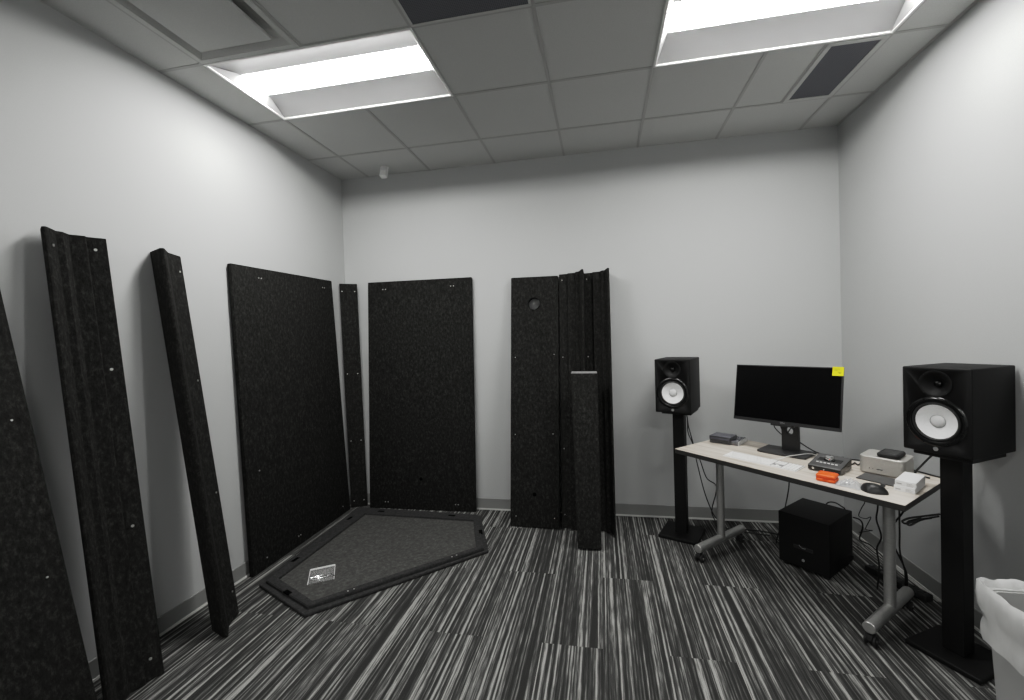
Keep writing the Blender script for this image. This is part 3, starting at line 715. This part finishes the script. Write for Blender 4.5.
# trackpad
t = thing('trackpad', 'flat dark grey trackpad on the desk behind the mouse', 'trackpad', (1.424, 2.532, TOP), -.86)
MB().hexa([(-.080, -.0575, .001), (.080, -.0575, .001), (.080, .0575, .001), (-.080, .0575, .001), (-.080, -.0575, .005), (.080, -.0575, .005), (.080, .0575, .0105), (-.080, .0575, .0105)], .0015, 2).build('body', 'bezel', t, smooth=True)
MB().hexa([(-.0795, -.057, .004), (.0795, -.057, .004), (.0795, .057, .009), (-.0795, .057, .009), (-.0795, -.057, .0056), (.0795, -.057, .0056), (.0795, .057, .0111), (-.0795, .057, .0111)]).build('touch_surface', 'space', t)
for x in (-.06, .06): MB().cyl((x, .03, 0), (x, .03, .002), .01, 12).build('foot', 'rubber', t)
# compact computer
t = thing('desktop_computer', 'rounded silver box-shaped desktop computer at the desk right end', 'computer', (1.5445, 2.677, TOP), -.757)
def rrect(w, d, r, n=8):
    P = []
    for cx, cy, a0 in ((w / 2 - r, -d / 2 + r, -90), (w / 2 - r, d / 2 - r, 0), (-w / 2 + r, d / 2 - r, 90), (-w / 2 + r, -d / 2 + r, 180)):
        for k in range(n + 1): a = math.radians(a0 + 90 * k / n); P.append((cx + r * math.cos(a), cy + r * math.sin(a)))
    return P
def rslab(m, w, d, r, z0, z1, ch):
    A_ = rrect(w - 2 * ch, d - 2 * ch, r - ch); B_ = rrect(w, d, r); n = len(A_)
    R_ = [[m.bm.verts.new((x, y, z)) for x, y in P] for P, z in ((A_, z0), (B_, z0 + ch), (B_, z1 - ch), (A_, z1))]
    for P, Q in zip(R_[:-1], R_[1:]):
        for k in range(n): m.bm.faces.new((P[k], P[(k + 1) % n], Q[(k + 1) % n], Q[k]))
    m.bm.faces.new(R_[0][::-1]); m.bm.faces.new(R_[-1]); return m
rslab(MB(), .200, .190, .026, .006, .096, .0025).build('enclosure', 'alu', t, smooth=True)
MB().lathe([(0, 0), (.078, 0), (.078, .008), (0, .008)], (0, 0, 0), (0, 0, 1), 40).build('base_ring', 'case_a', t)
for x in (-.052, -.036): MB().box(x - .0015, x + .0015, -.0957, -.094, .028, .036, .001, 1).build('port', 'gloss', t)
MB().box(-.020, .006, -.0956, -.094, .030, .0335).build('card_slot', 'gloss', t)
# portable drive on top
t = thing('portable_drive', 'black rubber portable drive lying on the silver computer', 'drive', (1.556, 2.655, TOP + .0965), -.77)
rslab(MB(), .098, .140, .018, 0, .024, .006).build('rubber_shell', 'rubber', t, smooth=True)
rslab(MB(), .064, .098, .008, .0225, .0247, .0005).build('top_inset', 'gloss', t, smooth=True)
# two white product boxes
for k in range(2):
    lab = ('lower white carton of the stacked pair at the desk right corner', 'upper white carton of the stacked pair at the desk right corner')[k]
    t = thing('carton', lab, 'box', (1.500 + .003 * k, 2.425, TOP + .0272 * k), -.768 + .02 * k, 'white cartons at the right end of the desk')
    MB().box(-.040, .040, -.092, .092, .0003, .0270, .0015, 1).build('box_body', 'paper', t)
    MB().box(.000, .034, -0.0926, -0.0915, .003, .022).build('label', 'label', t)
    m = MB()
    for q in range(3): m.box(.004, .004 + (.024, .016, .020)[q], -0.0930, -0.0922, .0055 + q * .0052, .0075 + q * .0052)
    for q in range(7): m.box(.021 + q * .0016, .0217 + q * .0016, -0.0930, -0.0922, .0105, .0135)
    m.build('print', 'print', t)
    MB().box(-.034, -.014, -0.0928, -0.0920, .009, .014).build('brand_mark', 'print', t)
    MB().box(.0396, .0404, -.07, .03, .006, .017).build('side_label', 'label', t)

# ---------------------------------------------------------------- waste bin with liner
bx0, bx1, by0, by1, bh = 1.262, 1.585, 1.16, 1.735, .62
bcx, bcy = (bx0 + bx1) / 2, (by0 + by1) / 2; hw, hd_ = (bx1 - bx0) / 2, (by1 - by0) / 2
t = thing('waste_bin', 'grey rectangular waste bin at lower right corner of the photo', 'bin', (bcx, bcy, 0))
def ring(m, w, d, r, z): return [m.bm.verts.new((x, y, z)) for x, y in rrect(2 * w, 2 * d, r, 6)]
m = MB(); sec = [(.80, .06, .0), (1.0, .06, bh), (.97, .055, bh), (.775, .05, .012)]
Rg = [ring(m, hw * (k if i in (0, 3) else k) - (.012 if i in (2, 3) else 0), hd_ * k - (.012 if i in (2, 3) else 0), r_, z) for i, (k, r_, z) in enumerate([(.84, .05, .0005), (.96, .05, bh), (.95, .045, bh), (.83, .04, .012)])]
for P, Q in zip(Rg[:-1], Rg[1:]):
    for k in range(len(P)): m.bm.faces.new((P[k], P[(k + 1) % len(P)], Q[(k + 1) % len(P)], Q[k]))
m.bm.faces.new(Rg[0][::-1]); m.bm.faces.new(Rg[-1]); m.build('bin_body', 'bin', t, smooth=True, ang=50)
m = MB(); A_ = rrect(2 * hw * .985, 2 * hd_ * .98, .052, 6)
m2 = [[m.bm.verts.new((x * k, y * k, z)) for x, y in A_] for k, z in ((.97, bh - .035), (1.0, bh - .03), (1.0, bh + .004), (.95, bh + .004), (.95, bh - .03))]
for P, Q in zip(m2, m2[1:] + m2[:1]):
    for k in range(len(P)): m.bm.faces.new((P[k], P[(k + 1) % len(P)], Q[(k + 1) % len(P)], Q[k]))
m.build('rim', 'bin', t, smooth=True)
# moulded handle recess on the side
MB().box(-.050, .050, hd_ * .89, hd_ * .93, .26, .31, .01, 2).build('handle', 'bin', t, smooth=True)
MB().box(-hw * .92 - .012, -hw * .92 + .01, -.14, .10, .30, .40, .012, 2).build('grip_recess', 'case_a', t, smooth=True)
lt = MB(); NS = 96; sec = [(.70, .28), (.80, .42), (.90, .555), (.945, .615), (.985, .642), (1.035, .650), (1.075, .640), (1.10, .610), (1.09, .575), (1.045, .548), (1.03, .53), (1.05, .50), (1.03, .465), (1.015, .450)]
rings = []
base_r = []
for k in range(NS):
    a = 2 * math.pi * k / NS; ca, sa = math.cos(a), math.sin(a)
    p = 7.; rr = (abs(ca) ** p + abs(sa) ** p) ** (-1 / p); base_r.append((hw * rr * ca, hd_ * rr * sa))
for j, (s, z) in enumerate(sec):
    R_ = []
    for k, (x, y) in enumerate(base_r):
        q = noise.noise((x * 16, y * 16, j * .35)); q2 = noise.noise((x * 46, y * 46, j * .22 + 9))
        e = .011 * q + .011 * q2 + (.010 * abs(noise.noise((x * 30 + y * 22, j * .9, 4))) if j > 2 else 0)
        dx, dy = (s - 1) * hw, (s - 1) * hw
        f_ = 1 + (dx + e) / max(.05, math.hypot(x, y))
        dz = .011 * q * (1 if j > 3 else .3) + (.022 * noise.noise((x * 9, y * 9, 2)) if j >= 11 else 0)
        R_.append(lt.bm.verts.new((x * f_, y * f_, z + dz)))
    rings.append(R_)
for P, Q in zip(rings[:-1], rings[1:]):
    for k in range(NS): lt.bm.faces.new((P[k], P[(k + 1) % NS], Q[(k + 1) % NS], Q[k]))
lo = lt.build('bin_liner', 'liner', None, (bcx, bcy, 0), smooth=True, ang=70)
tag(lo, 'translucent white plastic liner folded over the waste bin rim', 'bin liner')

# ---------------------------------------------------------------- cables
def cable(name, label, pts, r=.0042, m='cable', cat='cable', group=None):
    pts = [Vector(p) for p in pts]; o = pts[0].copy()
    ob = MB().tube([p - o for p in pts], r, 8, 8).build(name, m, None, o, smooth=True)
    return tag(ob, label, cat, group)
cable('signal_cable', 'black cable hanging straightest from left speaker behind the desk end', [(.640, 3.53, .995), (.652, 3.565, .93), (.658, 3.545, .86), (.666, 3.54, .788), (.694, 3.54, .669), (.717, 3.54, .532), (.772, 3.54, .278), (.828, 3.54, .116), (.869, 3.54, .055), (.93, 3.50, .006), (1.05, 3.50, .006), (1.19, 3.48, .006), (1.34, 3.40, .006)])
cable('power_cable', 'black cable with a kink hanging from left speaker to the floor', [(.628, 3.53, .985), (.645, 3.53, .92), (.652, 3.51, .86), (.652, 3.50, .76), (.678, 3.50, .688), (.735, 3.50, .544), (.782, 3.50, .401), (.853, 3.50, .332), (.819, 3.50, .168), (.822, 3.50, .10), (.88, 3.47, .012), (1.0, 3.46, .006), (1.2, 3.42, .006)])
cable('monitor_cable', 'black cable curving from the monitor stand to the audio interface', [(1.165, 3.19, .93), (1.162, 3.195, .89), (1.169, 3.19, .861), (1.20, 3.155, .823), (1.245, 3.11, .803), (1.273, 3.082, .793), (1.308, 3.044, .767), (1.342, 3.007, .748), (1.40, 2.96, .7345), (1.47, 2.95, .7345)], .0038)
cable('white_cable', 'thin white cable lying across the monitor stand base', [(1.020, 2.870, .7345), (1.075, 2.880, .735), (1.124, 2.893, .748), (1.197, 2.925, .750), (1.289, 2.965, .748), (1.345, 2.935, .7345), (1.385, 2.905, .7345)], .0026, 'wcable')
cable('interface_cable', 'black cable looping behind audio interface, nearer the screen', [(1.325, 2.785, .765), (1.36, 2.84, .765), (1.42, 2.884, .748), (1.48, 2.905, .7345), (1.538, 2.880, .7345), (1.600, 2.790, .7345), (1.62, 2.74, .742)], .004)
cable('interface_cable', 'black cable kinked beside the silver computer left side', [(1.352, 2.755, .758), (1.39, 2.80, .745), (1.436, 2.80, .7345), (1.47, 2.835, .7345), (1.462, 2.79, .7345), (1.50, 2.825, .7345), (1.545, 2.815, .7345)], .0036)
cable('speaker_cable', 'black cable dropping from right speaker onto the desk', [(1.625, 2.425, .93), (1.612, 2.432, .905), (1.590, 2.442, .872), (1.575, 2.46, .835), (1.580, 2.51, .785), (1.615, 2.575, .7346), (1.66, 2.60, .7346), (1.69, 2.58, .7346)], .0045)
cable('computer_cable', 'black cable on the desk between silver computer and right speaker stand', [(1.648, 2.745, .745), (1.69, 2.715, .735), (1.715, 2.67, .7345), (1.73, 2.63, .7345), (1.745, 2.60, .7345), (1.765, 2.57, .735), (1.79, 2.55, .70), (1.80, 2.53, .55), (1.80, 2.55, .3), (1.78, 2.62, .02)], .0042)
cable('looped_cable', 'flat loop of black cable below the desk beside right speaker stand', [(1.60, 2.385, .619), (1.55, 2.37, .617), (1.499, 2.36, .612), (1.449, 2.35, .607), (1.418, 2.345, .593), (1.434, 2.345, .582), (1.492, 2.352, .600), (1.55, 2.362, .608)], .005)
cable('looped_cable', 'small hanging loop of black cable under the flat loop', [(1.60, 2.39, .606), (1.55, 2.375, .602), (1.50, 2.36, .594), (1.458, 2.352, .573), (1.441, 2.35, .577), (1.452, 2.352, .592), (1.51, 2.365, .602)], .0045)
cable('thin_wire', 'thin bent black wire hanging under the desk beside the right leg', [(1.470, 2.778, .695), (1.478, 2.772, .56), (1.482, 2.766, .524), (1.471, 2.778, .483), (1.462, 2.788, .433), (1.484, 2.763, .429), (1.501, 2.745, .445), (1.484, 2.764, .373), (1.492, 2.755, .366), (1.505, 2.742, .37), (1.47, 2.80, .33)], .0024)
cable('power_cable', 'black cable hanging left of the right desk leg to the floor', [(1.496, 2.675, .695), (1.498, 2.675, .54), (1.493, 2.68, .46), (1.507, 2.665, .371), (1.493, 2.68, .295), (1.499, 2.673, .20), (1.515, 2.72, .05), (1.56, 2.80, .008)], .0045)
cable('power_cable', 'black cable hanging straight just right of the right desk leg', [(1.588, 2.651, .695), (1.588, 2.651, .525), (1.588, 2.650, .411), (1.588, 2.650, .297), (1.605, 2.640, .193), (1.64, 2.70, .06), (1.68, 2.78, .045)], .0045)
cable('power_cable', 'black cable slanting behind the right desk leg', [(1.64, 2.60, .66), (1.60, 2.638, .527), (1.577, 2.662, .462), (1.56, 2.68, .40), (1.566, 2.675, .34), (1.591, 2.655, .26), (1.612, 2.640, .185), (1.66, 2.72, .05), (1.69, 2.80, .045)], .0045)
cable('power_cable', 'black cable arching over the subwoofer rear edge', [(1.480, 3.225, .29), (1.487, 3.209, .338), (1.502, 3.194, .358), (1.525, 3.170, .363), (1.548, 3.147, .350), (1.563, 3.133, .333), (1.575, 3.13, .25), (1.58, 3.15, .06), (1.62, 3.16, .007)], .0045)
cable('power_cable', 'black cable looping out of the subwoofer right side to the floor', [(1.592, 3.10, .298), (1.606, 3.060, .303), (1.614, 3.045, .29), (1.616, 3.042, .259), (1.612, 3.05, .22), (1.630, 3.10, .15), (1.70, 3.12, .11), (1.735, 3.02, .06), (1.735, 2.97, .012)], .0045)
cable('power_cable', 'black cable hanging from the desk behind the subwoofer left edge', [(1.25, 3.18, .69), (1.25, 3.19, .50), (1.243, 3.20, .40), (1.22, 3.24, .2), (1.20, 3.30, .008), (1.28, 3.40, .007)], .004)
# power strip on the floor behind the right leg
t = thing('power_strip', 'black power strip on the carpet behind the right desk leg', 'power strip', (1.690, 2.85, 0), math.radians(112))
MB().box(-.17, .17, -.030, .030, .001, .040, .006, 3).build('body', 'rubber', t, smooth=True)
for k in range(5): MB().box(-.13 + k * .058 - .015, -.13 + k * .058 + .015, -.018, .018, .038, .0412, .003, 2).build('socket', 'gloss', t, smooth=True)
MB().box(.140, .160, -.012, .012, .038, .044, .002, 1).build('switch', 'case_a', t)

# ---------------------------------------------------------------- camera
yaw, pit, roll, f = .18504586, .01973686, -.03153456, 423.47094
cy_, sy_ = math.cos(yaw), math.sin(yaw)
fw = Vector((-sy_ * math.cos(pit), cy_ * math.cos(pit), -math.sin(pit))); r0 = Vector((cy_, sy_, 0)); u0 = r0.cross(fw)
rr = r0 * math.cos(roll) + u0 * math.sin(roll); uu = -r0 * math.sin(roll) + u0 * math.cos(roll)
cam = bpy.data.cameras.new('camera'); co = bpy.data.objects.new('camera', cam); C.objects.link(co)
cam.sensor_fit = 'HORIZONTAL'; cam.sensor_width = 36; cam.lens = f / 1024 * 36; cam.clip_start = .02
cam.shift_x = -10.0341 / 1024; cam.shift_y = -4.3039 / 1024
Mx = Matrix((rr, uu, -fw)).transposed().to_4x4(); Mx.translation = (0, 0, 1.54614)
co.matrix_world = Mx
sc.camera = co

w = bpy.data.worlds.new('world'); sc.world = w; w.use_nodes = True
w.node_tree.nodes['Background'].inputs[0].default_value = (.02, .02, .02, 1)
w.node_tree.nodes['Background'].inputs[1].default_value = 0.2
sc.view_settings.view_transform = 'Standard'; sc.view_settings.look = 'None'
sc.view_settings.exposure = 0.; sc.view_settings.gamma = .88
SHOULDER = ((.1, .2), (.2, .385), (.3, .515), (.45, .63), (.7, .775))
# gentle photographic shoulder so the walls beside the lamps keep their tone
vs = sc.view_settings; vs.use_curve_mapping = True; cm = vs.curve_mapping
cm.white_level = (2., 2., 2.); cm.clip_max_x = 1; cm.use_clip = True
cv = cm.curves[3]
cv.points[0].location = (0, 0); cv.points[1].location = (1, 1)
for x, y in SHOULDER: cv.points.new(x, y)
cm.update()
